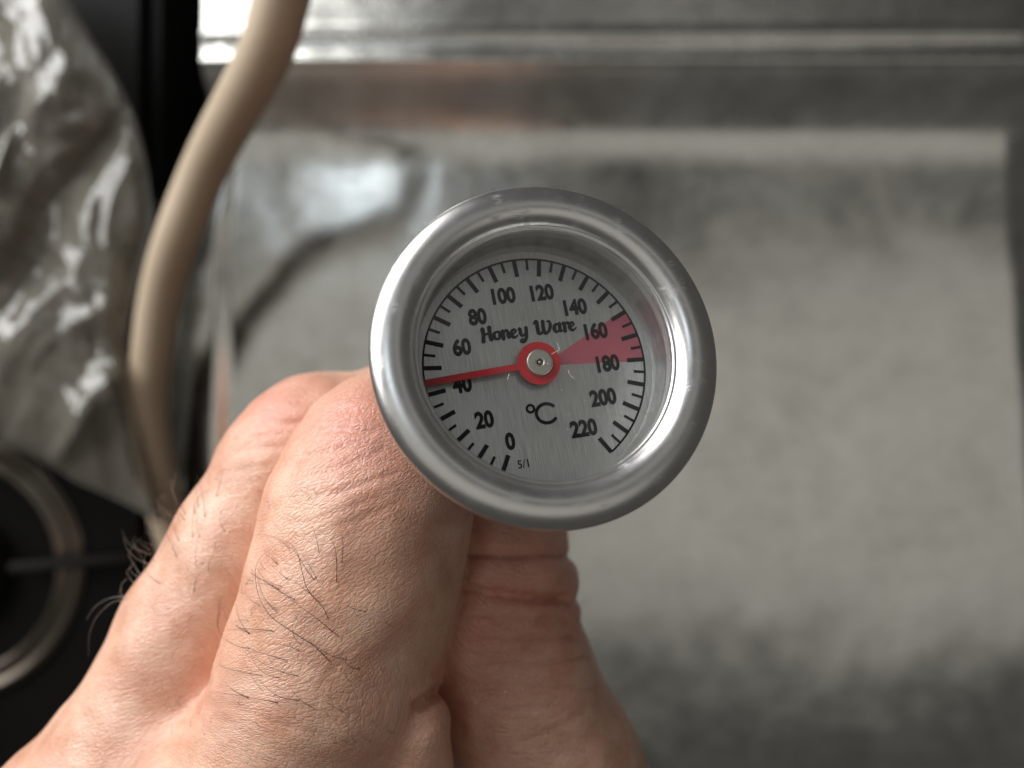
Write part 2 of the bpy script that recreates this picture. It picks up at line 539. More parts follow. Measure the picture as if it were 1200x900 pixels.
# heavy brush lettering, one part per letter; units are 1/7.5 photograph pixel from the left end of the baseline
UN = PXD / 7.5
ox, oy = dial_xy(540 + 160 / 7.5, 360 + 343 / 7.5)
LET = {
    "H": [([(16, 4), (22, 60), (20, 112)], [30, 28, 30]), ([(4, 104), (14, 116), (28, 114)], [10, 14, 12]), ([(80, 122), (80, 60), (86, 14), (100, 10)], [30, 28, 28, 12]),
          ([(20, 56), (52, 66), (80, 66)], [14, 18, 16]), ([(2, 2), (16, 2), (32, 4)], [10, 14, 10]), ([(66, 120), (84, 124), (96, 120)], [10, 12, 10])],
    "o": [([(142, 76), (118, 62), (114, 34), (132, 10), (158, 18), (168, 44), (158, 70), (140, 77)], [14, 24, 28, 18, 22, 28, 22, 14]), ([(146, 74), (166, 66), (180, 74)], [10, 12, 8])],
    "n": [([(180, 66), (192, 78), (196, 60), (194, 6)], [8, 22, 26, 28]), ([(196, 44), (210, 70), (228, 76), (238, 56), (238, 24), (246, 10), (262, 18)], [10, 16, 22, 26, 26, 18, 8])],
    "e": [([(268, 34), (292, 42), (308, 58), (298, 76), (276, 66), (268, 40), (278, 14), (300, 6), (324, 24)], [10, 12, 16, 18, 22, 28, 26, 18, 8])],
    "y": [([(330, 66), (344, 78), (350, 60), (350, 32), (364, 12), (384, 22), (394, 44)], [8, 22, 26, 26, 20, 14, 12]),
          ([(404, 78), (402, 40), (396, -6), (376, -40), (350, -44), (346, -26), (364, -18)], [26, 26, 26, 22, 18, 16, 14])],
    "W": [([(476, 104), (490, 122), (504, 118), (506, 60), (510, 20), (524, 6)], [10, 20, 28, 28, 28, 18]), ([(524, 6), (548, 26), (558, 70), (560, 116)], [18, 18, 22, 28]),
          ([(560, 116), (558, 50), (566, 14), (580, 4)], [24, 28, 26, 18]), ([(580, 4), (608, 30), (624, 76), (616, 112), (600, 112)], [18, 22, 24, 18, 12])],
    "a": [([(704, 66), (686, 78), (662, 64), (656, 34), (668, 8), (690, 16), (704, 46)], [14, 18, 26, 28, 20, 14, 12]), ([(708, 78), (706, 40), (710, 12), (728, 14)], [26, 26, 24, 8])],
    "r": [([(728, 66), (744, 84), (752, 66), (750, 6)], [8, 18, 26, 28]), ([(752, 44), (766, 74), (786, 78), (790, 66)], [10, 16, 22, 20])],
    "e2": [([(796, 34), (820, 42), (836, 58), (826, 76), (804, 66), (796, 40), (806, 14), (828, 6), (856, 26)], [10, 12, 16, 18, 22, 28, 26, 18, 8])],
}
for i, (nm, strokes) in enumerate(LET.items()):
    V, F = [], []
    for pts, wd in strokes:
        v, f = flat_stroke([((x_ + 0.05 * y_) * UN, y_ * UN) for x_, y_ in pts], [w_ * UN * 1.22 for w_ in wd], 8, 0)
        b0 = len(V)
        V += [((a + ox) * MM, (b + oy) * MM, (ZD + 0.06 + 0.002 * len(V) / 200) * MM) for a, b, c in v]
        F += [tuple(b0 + k_ for k_ in ff) for ff in f]
    link("letter", mesh_pyd("letter", V, F), M_INK, th)

# pointer with round hub, pin
u = ang(43.6)
pa = math.atan2(u[1], u[0])
pts = []
for i in range(64):
    a = pa + math.asin(0.36 / 2.38) + (2 * math.pi - 2 * math.asin(0.36 / 2.38)) * i / 63
    pts.append((2.38 * math.cos(a), 2.38 * math.sin(a)))
for rr, hw in ((12.5, -0.36), (12.5, 0.36)):
    pts.append((rr * math.cos(pa) - hw * math.sin(pa), rr * math.sin(pa) + hw * math.cos(pa)))
bm = bmesh.new()
vs = [bm.verts.new((x_ * MM, y_ * MM, (ZD + 0.95) * MM)) for x_, y_ in pts]
fc = bm.faces.new(vs)
ext = bmesh.ops.extrude_face_region(bm, geom=[fc])
for e in ext["geom"]:
    if isinstance(e, bmesh.types.BMVert):
        e.co.z += 0.28 * MM
bmesh.ops.recalc_face_normals(bm, faces=bm.faces)
me = bpy.data.meshes.new("pointer"); bm.to_mesh(me); bm.free()
ptr = link("pointer", me, M_RED, th)
pin = lathe("pin", [(0.34, ZD + 1.55), (0.42, ZD + 1.72), (0.62, ZD + 1.74), (0.9, ZD + 1.68), (1.25, ZD + 1.74), (1.40, ZD + 1.70), (1.46, ZD + 1.58), (1.46, ZD + 0.5)], M_PIN, ptr, 64)
lathe("pin_hole", [(0, ZD + 1.57), (0.36, ZD + 1.57)], M_HOLE, pin, 24)
lathe("pin_core", [(0, ZD + 1.66), (0.12, ZD + 1.64), (0.16, ZD + 1.56)], M_PIN, pin, 16)

# dust specks and lint on the glass
V, F = [], []


def lint(pts, w):
    q = [(*dial_xy(px, py, 629.0, 426.0), -1.70) for px, py in pts]
    # glass sits nearer the lens than the dial, so the same pixel spans less
    q = [(a * 0.95, b * 0.95, c) for a, b, c in q]
    v, f = tube_geom(catmull(q, 5) if len(q) > 2 else q, w, 5)
    b0 = len(V)
    V.extend(v); F.extend([tuple(b0 + k_ for k_ in ff) for ff in f])


lint([(643, 410), (645, 415), (645.5, 418.5), (640, 422), (636, 424)], 0.028)
lint([(587, 449.5), (586, 453), (585, 456)], 0.035)
lint([(656, 442), (657, 446), (660, 450), (662, 451)], 0.028)
for px, py in ((648, 466), (675, 477), (632, 435.5), (594, 505), (550, 524), (588, 550), (690, 495), (654, 511), (571, 391), (622, 369), (664, 540), (604, 390), (540, 444), (662, 452)):
    w = random.uniform(0.03, 0.055)
    lint([(px - 0.4, py), (px + 0.4, py + 0.2)], w)
link("lint", mesh_pyd("lint", V, F), M_DUST, gl).__setitem__("kind", "stuff")


# ------------------------------------------------------------------ the hand
def seg_sdf(p, a, b, ra, rb):
    ab = b - a
    t = np.clip(((p - a) @ ab) / (ab @ ab), 0, 1)
    q = p - a - t[:, None] * ab
    return np.sqrt((q * q).sum(1)) - (ra + t * (rb - ra))


def smin(a, b, k):
    h = np.clip(0.5 + 0.5 * (b - a) / k, 0, 1)
    return b + (a - b) * h - k * h * (1 - h)


def chain(pts, k=2.5):
    pp = [(P(*q[:3]), q[3]) for q in pts]
    def fn(p):
        d = None
        for (a, ra), (b, rb) in zip(pp[:-1], pp[1:]):
            s_ = seg_sdf(p, a, b, ra, rb)
            d = s_ if d is None else smin(d, s_, k)
        return d
    return fn


# each joint: photograph px, py, distance of the bone from the lens (mm), radius (mm)
INDEX = chain([(300, 1010, 99, 14.2), (340, 905, 98, 13.2), (388, 780, 96.5, 12.9), (416, 680, 96, 12.5), (434, 600, 96.5, 12.1), (452, 545, 98.5, 11.0), (520, 475, 107, 9.8), (590, 410, 116, 9.0), (660, 430, 122, 8.6), (668, 500, 127, 7.6)], 3.0)
MIDDLE = chain([(95, 990, 108, 14.0), (165, 895, 109, 12.7), (240, 745, 110, 11.2), (300, 640, 110, 10.9), (345, 558, 111, 10.4), (368, 527, 112, 10.0), (385, 521, 112.5, 9.8), (460, 508, 118, 9.6), (545, 440, 128, 9.0), (640, 420, 134, 8.4), (660, 500, 140, 7.5)], 2.0)
RING = chain([(60, 1080, 125, 13.0), (230, 830, 128, 11.0), (385, 610, 130, 10.5), (520, 480, 138, 9.2), (620, 440, 147, 8.4), (640, 510, 152, 7.4)], 3.0)
LITTLE = chain([(110, 1150, 142, 11.0), (270, 870, 146, 9.6), (420, 660, 147, 9.0), (540, 540, 152, 8.0), (610, 500, 158, 7.4), (620, 550, 163, 6.6)], 3.0)
THUMB = chain([(560, 1420, 128, 18.0), (700, 1030, 117, 14.0), (644, 900, 113.5, 12.9), (602, 800, 111.5, 11.7), (573, 706, 110.5, 11.3), (568, 660, 111.5, 11.2), (575, 610, 115, 10.4), (590, 545, 121, 8.6), (592, 520, 122, 7.6)], 3.0)
PALM = [chain([(318, 1010, 99, 14.6), (390, 1600, 125, 21.0)]), chain([(95, 990, 108, 14.0), (340, 1600, 127, 21.0)]),
        chain([(60, 1080, 125, 13.0), (310, 1600, 138, 20.0)]), chain([(110, 1150, 142, 11.0), (330, 1600, 146, 18.0)]),
        chain([(560, 1420, 128, 18.0), (400, 1650, 132, 22.0)]), chain([(370, 1600, 130, 24.0), (385, 1900, 133, 27.0), (390, 2250, 135, 31.0)]),
        chain([(430, 1080, 112, 12.0), (620, 1180, 122, 15.0)])]
# web between index and middle, and the fold of skin at the root of the index
WEB = chain([(200, 905, 103.5, 8.5), (275, 925, 98.0, 9.5)], 2)
FOLD = chain([(486, 850, 92.8, 4.3), (474, 905, 94.6, 5.5), (440, 1000, 99, 8)], 2)
FOLDB = chain([(422, 800, 98.5, 8.6), (416, 900, 99.0, 9.4)], 2)


def hand_sdf(p):
    i_ = INDEX(p)
    i_ = smin(i_, FOLDB(p), 4.0)
    i_ = smin(i_, FOLD(p), 0.9)
    m_ = MIDDLE(p)
    w_ = WEB(p)
    d = smin(smin(i_, w_, 4.5), m_, 1.3)
    d = smin(d, smin(w_, m_, 5.0), 1.0)
    d = smin(d, RING(p), 1.2)
    d = smin(d, LITTLE(p), 1.2)
    pl = None
    for fn in PALM:
        s_ = fn(p)
        pl = s_ if pl is None else smin(pl, s_, 9.0)
    d = smin(d, pl, 5.0)
    d = smin(d, THUMB(p), 1.6)
    return d


def surface_nets(fn, lo, hi, h):
    B = 8
    n = np.ceil((hi - lo) / h / B).astype(int) * B
    cs = [lo[i] + h * B * (np.arange(n[i] // B) + 0.5) - h * 0.5 for i in range(3)]
    G = np.stack(np.meshgrid(*cs, indexing='ij'), -1).reshape(-1, 3)
    dc = fn(G).reshape([k_ // B for k_ in n])
    vol = np.where(np.repeat(np.repeat(np.repeat(dc, B, 0), B, 1), B, 2) < 0, -9.0, 9.0).astype(np.float32)
    act = np.argwhere(np.abs(dc) < h * B * 1.05)
    off = np.stack(np.meshgrid(*[np.arange(B)] * 3, indexing='ij'), -1).reshape(-1, 3)
    for c0 in range(0, len(act), 800):
        a = act[c0:c0 + 800]
        idx = (a[:, None, :] * B + off[None]).reshape(-1, 3)
        vol[idx[:, 0], idx[:, 1], idx[:, 2]] = fn(lo + idx * h)
    sgn = vol < 0
    c8 = [(i, j, k_) for i in (0, 1) for j in (0, 1) for k_ in (0, 1)]
    cnt = np.zeros([k_ - 1 for k_ in n], np.int8)
    for i, j, k_ in c8:
        cnt += sgn[i:n[0] - 1 + i, j:n[1] - 1 + j, k_:n[2] - 1 + k_]
    cells = np.argwhere((cnt > 0) & (cnt < 8))
    vid = np.full(cnt.shape, -1, np.int32)
    vid[tuple(cells.T)] = np.arange(len(cells))
    acc = np.zeros((len(cells), 3)); num = np.zeros(len(cells))
    cv = {c: vol[cells[:, 0] + c[0], cells[:, 1] + c[1], cells[:, 2] + c[2]].astype(float) for c in c8}
    for c in c8:
        for ax in range(3):
            if c[ax] == 0:
                e = list(c); e[ax] = 1; e = tuple(e)
                a, b = cv[c], cv[e]
                m = (a < 0) != (b < 0)
                t = np.where(m, a / np.where(m, a - b, 1), 0)
                q = np.array(c, float)[None] + np.zeros((len(cells), 3)); q[:, ax] += t
                acc += q * m[:, None]; num += m
    verts = lo + (cells + acc / num[:, None]) * h
    faces = []
    for ax in range(3):
        sl0 = [slice(None)] * 3; sl1 = [slice(None)] * 3
        sl0[ax] = slice(0, -1); sl1[ax] = slice(1, None)
        ch = sgn[tuple(sl0)] != sgn[tuple(sl1)]
        e = np.argwhere(ch)
        o1, o2 = (ax + 1) % 3, (ax + 2) % 3
        e = e[(e[:, o1] > 0) & (e[:, o2] > 0) & (e[:, o1] < n[o1] - 1) & (e[:, o2] < n[o2] - 1)]
        inside = sgn[tuple(e.T)]
        def vv(d1, d2):
            q = e.copy(); q[:, o1] -= d1; q[:, o2] -= d2
            return vid[tuple(q.T)]
        qd = np.stack([vv(0, 0), vv(1, 0), vv(1, 1), vv(0, 1)], 1)
        qd[~inside] = qd[~inside][:, ::-1]
        qd = qd[(qd >= 0).all(1)]
        faces.append(qd)
    return verts, np.concatenate(faces)


lo = np.array([-95.0, -165.0, 105.0]); hi = np.array([42.0, 32.0, 222.0])
HV, HF = surface_nets(hand_sdf, lo, hi, 0.5)


def np_mesh(name, v, f):
    me = bpy.data.meshes.new(name)
    me.vertices.add(len(v)); me.vertices.foreach_set("co", np.asarray(v, np.float32).ravel())
    me.loops.add(f.size); me.loops.foreach_set("vertex_index", f.ravel().astype(np.int32))
    me.polygons.add(len(f))
    me.polygons.foreach_set("loop_start", np.arange(0, f.size, f.shape[1], dtype=np.int32))
    me.update(calc_edges=True); me.validate()
    return me


hm = np_mesh("hand", HV * MM, HF)


def vnormals(me):
    a = np.empty(len(me.vertices) * 3, np.float32)
    me.vertex_normals.foreach_get("vector", a)
    return a.reshape(-1, 3).astype(float)


NV = vnormals(hm)
if np.mean((NV * (HV - HV.mean(0))).sum(1)) < 0:
    HF = HF[:, ::-1].copy(); bpy.data.meshes.remove(hm); hm = np_mesh("hand", HV * MM, HF); NV = vnormals(hm)

dI, dM, dT = INDEX(HV), MIDDLE(HV), THUMB(HV)
dI = np.minimum(dI, FOLD(HV))
dep = H - HV[:, 2]
PX = 600 + HV[:, 0] / (K * dep); PY = 450 - HV[:, 1] / (K * dep)
front = sm01((NV[:, 2] + 0.25) / 0.35)


def z6(pts):
    return [(200 + a / 3.6, 400 + b / 3.6) for a, b in pts]


def z7(pts):
    return [(200 + a / 3.214, 620 + b / 3.214) for a, b in pts]


def z8(pts):
    return [(500 + a / 3.0, 600 + b / 3.0) for a, b in pts]


CREASE = [  # (points, depth mm, half-width px, finger)
    (z6([(590, 392), (660, 378), (730, 372), (830, 386), (880, 380)]), 0.42, 3.2, 'I'),
    (z6([(515, 478), (600, 488), (680, 466), (750, 455)]), 0.34, 3.6, 'I'),
    (z6([(640, 300), (760, 292), (860, 300)]), 0.18, 3.2, 'I'),
    (z6([(520, 560), (640, 560), (800, 500), (930, 440)]), 0.14, 3.5, 'I'),
    (z6([(590, 655), (700, 640), (850, 590), (1000, 540)]), 0.24, 3.2, 'I'),
    (z6([(440, 770), (600, 760), (760, 700), (960, 640)]), 0.14, 3.0, 'I'),
    (z6([(680, 790), (820, 740), (1000, 660)]), 0.16, 3.0, 'I'),
    (z6([(290, 300), (430, 290), (560, 300)]), 0.15, 3.0, 'M'),
    (z6([(350, 345), (480, 350), (600, 335)]), 0.30, 3.4, 'M'),
    (z6([(230, 420), (380, 400), (520, 380)]), 0.16, 3.0, 'M'),
    (z6([(230, 480), (400, 450), (510, 440)]), 0.20, 3.0, 'M'),
    (z6([(180, 560), (340, 540), (470, 510)]), 0.14, 3.0, 'M'),
    (z7([(1030, 585), (1000, 612), (960, 645), (930, 662), (905, 668)]), 0.9, 6.0, 'I'),
    (z7([(620, 670), (740, 720), (860, 775), (960, 800)]), 0.16, 3.0, 'I'),
    (z7([(130, 640), (260, 680), (450, 742), (640, 800), (760, 820)]), 0.18, 3.0, 'I'),
    (z7([(100, 700), (160, 780), (210, 850)]), 0.22, 3.0, 'I'),
    (z7([(150, 690), (330, 800), (480, 880)]), 0.12, 3.0, 'I'),
    (z7([(420, 800), (560, 860), (700, 880)]), 0.10, 3.0, 'I'),
    (z7([(540, 610), (600, 540), (680, 460), (790, 390)]), 0.14, 2.6, 'I'),
    (z7([(530, 700), (570, 600), (640, 500)]), 0.12, 2.6, 'I'),
    (z8([(90, 140), (300, 148), (420, 152), (510, 160)]), 0.8, 5.0, 'T'),
    (z8([(90, 262), (300, 294), (400, 304), (490, 306)]), 1.7, 5.0, 'T'),
    (z8([(140, 378), (330, 392), (500, 384)]), 0.7, 3.6, 'T'),
    (z8([(160, 452), (350, 464), (520, 436)]), 0.36, 3.2, 'T'),
    (z8([(160, 500), (300, 500), (420, 490)]), 0.16, 3.0, 'T'),
    (z8([(200, 538), (380, 552), (560, 505)]), 0.34, 3.2, 'T'),
    (z8([(160, 660), (280, 625), (430, 620), (600, 622)]), 0.24, 3.0, 'T'),
    (z8([(230, 702), (330, 695), (440, 688)]), 0.18, 3.0, 'T'),
    (z8([(150, 740), (300, 720), (500, 790), (600, 800)]), 0.14, 3.0, 'T'),
    (z8([(250, 830), (420, 780), (560, 700)]), 0.12, 3.0, 'T'),
]
disp = np.zeros(len(HV))
own = {'I': (dI < 1.2) & (dI <= dM + 0.4) & (dI < dT), 'M': (dM < 1.2) & (dM <= dI + 0.6), 'T': (dT < 1.6) & (dT < dI)}
for pts, amp, w, who in CREASE:
    q = catmull(pts, 6) if len(pts) > 2 else np.array(pts)
    bx = (PX > q[:, 0].min() - 40) & (PX < q[:, 0].max() + 40) & (PY > q[:, 1].min() - 40) & (PY < q[:, 1].max() + 40) & own[who] & (NV[:, 2] > -0.4)
    ii = np.nonzero(bx)[0]
    if not len(ii):
        continue
    p2 = np.column_stack([PX[ii], PY[ii]])
    best = np.full(len(ii), 1e9); tt = np.zeros(len(ii))
    for s_ in range(len(q) - 1):
        a, b = q[s_], q[s_ + 1]; ab = b - a
        t = np.clip(((p2 - a) @ ab) / (ab @ ab + 1e-9), 0, 1)
        dd = np.hypot(*(p2 - a - t[:, None] * ab).T)
        m = dd < best
        best = np.where(m, dd, best); tt = np.where(m, (s_ + t) / (len(q) - 1), tt)
    fade = sm01(tt / 0.15) * sm01((1 - tt) / 0.15) if who != 'T' else sm01(tt / 0.1)
    # groove with slightly raised shoulders
    amp = amp * (0.58 if who != 'T' and amp < 0.8 else (2.0 if amp < 0.5 else 1.0))
    g_ = -amp * np.exp(-(best / w) ** 2) + (0.35 if who != 'T' else 0.0) * amp * np.exp(-((best - 2.3 * w) / (1.3 * w)) ** 2)
    disp[ii] += g_ * fade * front[ii]
# thumb rolls at the bent-back joint
tm = own['T']
disp += np.where(tm, 1.0 * np.cos(np.clip((PY - 676) / 25.0, -1, 1) * math.pi / 2) ** 0.8 + 0.4 * np.cos(np.clip((PY - 715) / 12.0, -1, 1) * math.pi / 2), 0) * sm01((NV[:, 2] + 0.6) / 0.5)
# broad unevenness of the flesh
bump = np.array([noise.noise(Vector(v_ * 0.11)) + 0.5 * noise.noise(Vector(v_ * 0.27)) for v_ in HV]) * 0.35
disp += bump
hm.vertices.foreach_set("co", ((HV + NV * disp[:, None]) * MM).astype(np.float32).ravel())
hm.update()


# skin coordinates: folds run along local x, turned to suit each finger
def rot2(v, deg):
    c_, s_ = math.cos(math.radians(deg)), math.sin(math.radians(deg))
    return np.column_stack([v[:, 0] * c_ + v[:, 1] * s_, -v[:, 0] * s_ + v[:, 1] * c_, v[:, 2]])


wI = np.exp(-np.maximum(dI, 0) / 1.2) * sm01((900 - PY) / 140.0)
wB = np.exp(-np.maximum(dI, 0) / 1.2) * (1 - sm01((900 - PY) / 140.0))
wM = np.exp(-np.maximum(dM, 0) / 1.2)
wT = np.exp(-np.maximum(dT, 0) / 1.2)
ws = wI + wB + wM + wT + 1e-9
pv1, pv2, pv3 = P(390, 830, 90), P(225, 850, 100), P(530, 800, 104)
co = ((rot2(HV - pv1, 33) + pv1) * wI[:, None] + (rot2(HV - pv1, -28) + pv1) * wB[:, None] + (rot2(HV - pv2, 18) + pv2) * wM[:, None] + (rot2(HV - pv3, -4) + pv3) * wT[:, None]) / ws[:, None]
at = hm.attributes.new("skin_co", 'FLOAT_VECTOR', 'POINT'); at.data.foreach_set("vector", co.astype(np.float32).ravel())


def blob(px, py, r):
    return np.exp(-(((PX - px) ** 2 + (PY - py) ** 2) / r ** 2))


red = 0.85 * blob(405, 500, 60) * own['I'] + 0.75 * blob(330, 475, 55) * own['M'] + 0.3 * blob(480, 560, 90) * own['I'] + 0.8 * blob(600, 680, 130) * own['T'] + 0.35 * blob(510, 830, 40) + 0.25 * blob(240, 815, 50)
blot = np.array([noise.noise(Vector(v_ * 0.16 + np.array([31.0, 5.0, 2.0]))) for v_ in HV])
red = np.clip(red + 0.18 * bump + 0.32 * np.clip(blot, 0, 1), 0, 1)
at = hm.attributes.new("redness", 'FLOAT', 'POINT'); at.data.foreach_set("value", red.astype(np.float32))
wrk = np.clip(0.6 * blob(405, 520, 90) * own['I'] + 0.8 * blob(300, 510, 90) * own['M'] + 0.6 * blob(400, 840, 130) + 2.2 * own['T'], 0, 2.2)
at = hm.attributes.new("wrinkle", 'FLOAT', 'POINT'); at.data.foreach_set("value", wrk.astype(np.float32))
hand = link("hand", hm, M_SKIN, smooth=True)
tag(hand, "bare left hand with dark finger hairs gripping the thermometer stem from below", "hand")

# finger hairs: laid on the skin where it lies, rising a little towards the free tip
hv = np.empty(len(hm.vertices) * 3, np.float32); hm.vertices.foreach_get("co", hv)
bvh = BVHTree.FromPolygons([tuple(x) for x in hv.reshape(-1, 3)], [tuple(x) for x in HF.tolist()])
cam_p = Vector((0, 0, H * MM))


def on_skin(px, py, dflt):
    dr = Vector(((px - 600) * K, (450 - py) * K, -1.0))
    hit = bvh.ray_cast(cam_p, dr.normalized())
    if hit[0] is None:
        return dflt
    return (cam_p.z - hit[0].z) / MM


HAIRS = [z7(h_) for h_ in (
    [(560, 95), (552, 50), (545, 20), (528, -22)], [(645, 130), (649, 60), (640, 5)], [(625, 208), (625, 120), (615, 60), (595, 28)],
    [(605, 505), (540, 440), (470, 395), (380, 330), (335, 260), (320, 190), (322, 140), (345, 100), (385, 70)],
    [(560, 280), (515, 225), (495, 160), (478, 90), (450, 55), (410, 35)], [(475, 270), (420, 240), (370, 205), (335, 165), (324, 140)],
    [(405, 310), (365, 275), (340, 230), (326, 180)], [(555, 198), (530, 150), (490, 88)], [(630, 402), (560, 345), (500, 300), (440, 255)],
    [(595, 340), (570, 290), (520, 240), (470, 200), (430, 178)], [(670, 493), (600, 475), (540, 435), (470, 397)],
    [(395, 385), (330, 378), (270, 375), (215, 379)], [(440, 495), (370, 475), (300, 450), (240, 403)], [(485, 555), (410, 535), (330, 495), (270, 440)],
    [(300, 450), (250, 440), (195, 408)], [(355, 553), (280, 540), (200, 520), (150, 488)], [(410, 655), (330, 640), (250, 625), (148, 612)],
    [(490, 645), (420, 635), (370, 605), (330, 562)], [(405, 135), (380, 110), (360, 94)], [(440, 190), (412, 165), (395, 148)],
    [(490, 460), (440, 440), (388, 428)], [(345, 295), (300, 265), (274, 235)], [(310, 400), (240, 360), (192, 318)], [(300, 640), (240, 610), (205, 575)],
    [(545, 196), (510, 150), (470, 88), (430, 46)], [(735, 312), (690, 300), (655, 285)])]
HAIRS += [[(a / 1.8, 400 + b / 1.8) for a, b in h_] for h_ in (
    [(375, 460), (360, 425), (348, 400)], [(378, 425), (368, 395), (362, 372)], [(405, 420), (408, 360), (412, 290)], [(432, 380), (427, 320), (412, 278)],
    [(455, 330), (464, 300), (472, 268)], [(395, 370), (380, 345), (370, 340)], [(330, 470), (310, 440), (305, 405)], [(345, 515), (315, 495), (300, 470)],
    [(420, 355), (415, 320), (420, 300)])]
EDGE = [[(a / 1.8, 400 + b / 1.8) for a, b in h_] for h_ in (
    [(322, 450), (290, 440), (268, 422), (257, 398)], [(300, 500), (282, 470), (272, 450), (285, 425)], [(290, 520), (275, 500), (268, 485), (285, 470)],
    [(262, 545), (235, 552), (205, 580), (188, 620), (187, 665)], [(310, 470), (295, 452), (285, 430), (300, 415)], [(335, 420), (318, 400), (312, 380)],
    [(352, 385), (335, 375), (322, 362), (345, 352)], [(375, 345), (365, 320), (358, 292)], [(268, 550), (255, 530), (258, 510), (270, 500)],
    [(360, 362), (340, 350), (330, 335), (350, 325)], [(318, 440), (300, 430), (290, 418)])]
THUMBH = [z8(h_) for h_ in ([(560, 560), (575, 500), (560, 450), (530, 420)], [(585, 620), (600, 600), (590, 560)], [(540, 520), (560, 480), (545, 420), (515, 360)], [(600, 640), (605, 610), (590, 575)])]
V, F = [], []


def add_hair(pts, dflt, r0, lift):
    q = catmull(pts, 6)
    out = []
    last = dflt
    for i, (a, b) in enumerate(q):
        t = i / (len(q) - 1)
        s_ = on_skin(a, b, None)
        if s_ is None:
            s_ = last
        last = s_
        out.append((a, b, s_))
    ds = np.array([o_[2] for o_ in out])
    ds = np.convolve(np.pad(ds, 3, 'edge'), np.ones(7) / 7, 'valid') if len(ds) > 7 else ds
    w3 = []
    for i, ((a, b, _), d_) in enumerate(zip(out, ds)):
        t = i / (len(out) - 1)
        w3.append(P(a, b, d_ - (-0.25 if i == 0 else 0.12) - lift * math.sin(min(1.0, t * 1.2) * math.pi / 2)))
    r = r0 * (1 - 0.75 * np.linspace(0, 1, len(w3)))
    v, f = tube_geom(w3, r, 5)
    b0 = len(V)
    V.extend(v); F.extend([tuple(b0 + k_ for k_ in ff) for ff in f])


for h_ in HAIRS:
    add_hair(h_, 100, random.uniform(0.034, 0.046), random.uniform(0.5, 1.3))
for _ in range(26):
    if random.random() < 0.6:
        px, py = random.uniform(290, 430), random.uniform(640, 840); a = math.radians(random.uniform(150, 235))
    else:
        px, py = random.uniform(185, 275), random.uniform(570, 760); a = math.radians(random.uniform(220, 285))
    ln = random.uniform(22, 58); bd = random.uniform(-0.5, 0.7)
    # y runs down the photograph, so negative sine points up
    add_hair([(px, py), (px + 0.35 * ln * math.cos(a), py + 0.35 * ln * math.sin(a) * (1 if a > math.pi else -1)),
              (px + 0.7 * ln * math.cos(a + bd * 0.5), py + 0.7 * ln * math.sin(a + bd * 0.5) * (1 if a > math.pi else -1)),
              (px + ln * math.cos(a + bd), py + ln * math.sin(a + bd) * (1 if a > math.pi else -1))], 100, random.uniform(0.022, 0.038), random.uniform(0.3, 0.9))
# short vellus hairs scattered on the backs of the fingers
for _ in range(70):
    px, py = random.uniform(180, 470), random.uniform(560, 880)
    a = math.radians(random.uniform(195, 260)) if px > 300 else math.radians(random.uniform(230, 300))
    ln = random.uniform(10, 24)
    add_hair([(px, py), (px + 0.5 * ln * math.cos(a), py + 0.5 * ln * math.sin(a)), (px + ln * math.cos(a + 0.3), py + ln * math.sin(a + 0.3))], 100, 0.018, 0.25)
hh = link("finger_hair", mesh_pyd("finger_hair", V, F), M_HAIR, hand, smooth=True)
hh["kind"] = "stuff"
V, F = [], []
for h_ in EDGE:
    for k_ in range(2):
        jx, jy, sc_ = random.uniform(-7, 7), random.uniform(-16, 16), random.uniform(0.6, 1.1)
        if k_ == 0:
            jx = jy = 0; sc_ = 1
        ra = random.uniform(-0.7, 0.7) if k_ else 0.0
        rc, rs = math.cos(ra) * sc_, math.sin(ra) * sc_
        add_hair([(h_[0][0] + jx + (a - h_[0][0]) * rc - (b - h_[0][1]) * rs, h_[0][1] + jy + (a - h_[0][0]) * rs + (b - h_[0][1]) * rc) for a, b in h_], 110, random.uniform(0.022, 0.036), 0.5)
for h_ in THUMBH:
    add_hair(h_, 116, 0.045, 0.3)
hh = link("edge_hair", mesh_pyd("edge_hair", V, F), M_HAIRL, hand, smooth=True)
hh["kind"] = "stuff"

# ------------------------------------------------------------------ gas hose
hp = [(345, -90, 180), (330, 0, 186), (307, 70, 196), (245, 187, 226), (207, 280, 239), (188, 350, 250), (178, 420, 259), (174, 470, 265), (180, 530, 270), (196, 600, 276), (220, 680, 284), (250, 800, 300)]
v, f = tube_geom(catmull([P(*q) for q in hp], 10), 6.6, 28)
hose = link("gas_hose", mesh_pyd("gas_hose", v, f), M_HOSE, smooth=True)
tag(hose, "beige rubber gas hose curving down between the sink and the stove", "hose")

# ------------------------------------------------------------------ stove at the left
st = bpy.data.objects.new("gas_stove", None); C.objects.link(st)
st.location = (-0.30, -0.05, -0.02)
tag(st, "black gas stove with a metal burner ring at the left edge", "stove")


def box(name, lo_, hi_, mat, parent, bev=0.0015):
    bm = bmesh.new()
    bmesh.ops.create_cube(bm, size=1.0)
    for v_ in bm.verts:
        v_.co = Vector([(lo_[i] + hi_[i]) / 2 + v_.co[i] * (hi_[i] - lo_[i]) for i in range(3)])
    bmesh.ops.bevel(bm, geom=bm.edges[:], offset=bev, segments=2, affect='EDGES')
    me = bpy.data.meshes.new(name); bm.to_mesh(me); bm.free()
    return link(name, me, mat, parent)


def rel(p):
    return [p[i] * MM - st.location[i] for i in range(3)]


b0 = [-0.20, -0.28, -0.078]; b1 = [0.162, 0.30, 0.012]
box("body", b0, b1, M_BLACK, st, 0.006)
cb = P(-104, 681, 278)
bx, by = cb[0] * MM - st.location[0], cb[1] * MM - st.location[1]


def lathe_at(name, prof, mat, parent, x_, y_, z_, seg=96):
    o = lathe(name, prof, mat, parent, seg)
    o.location = (x_, y_, z_)
    return o


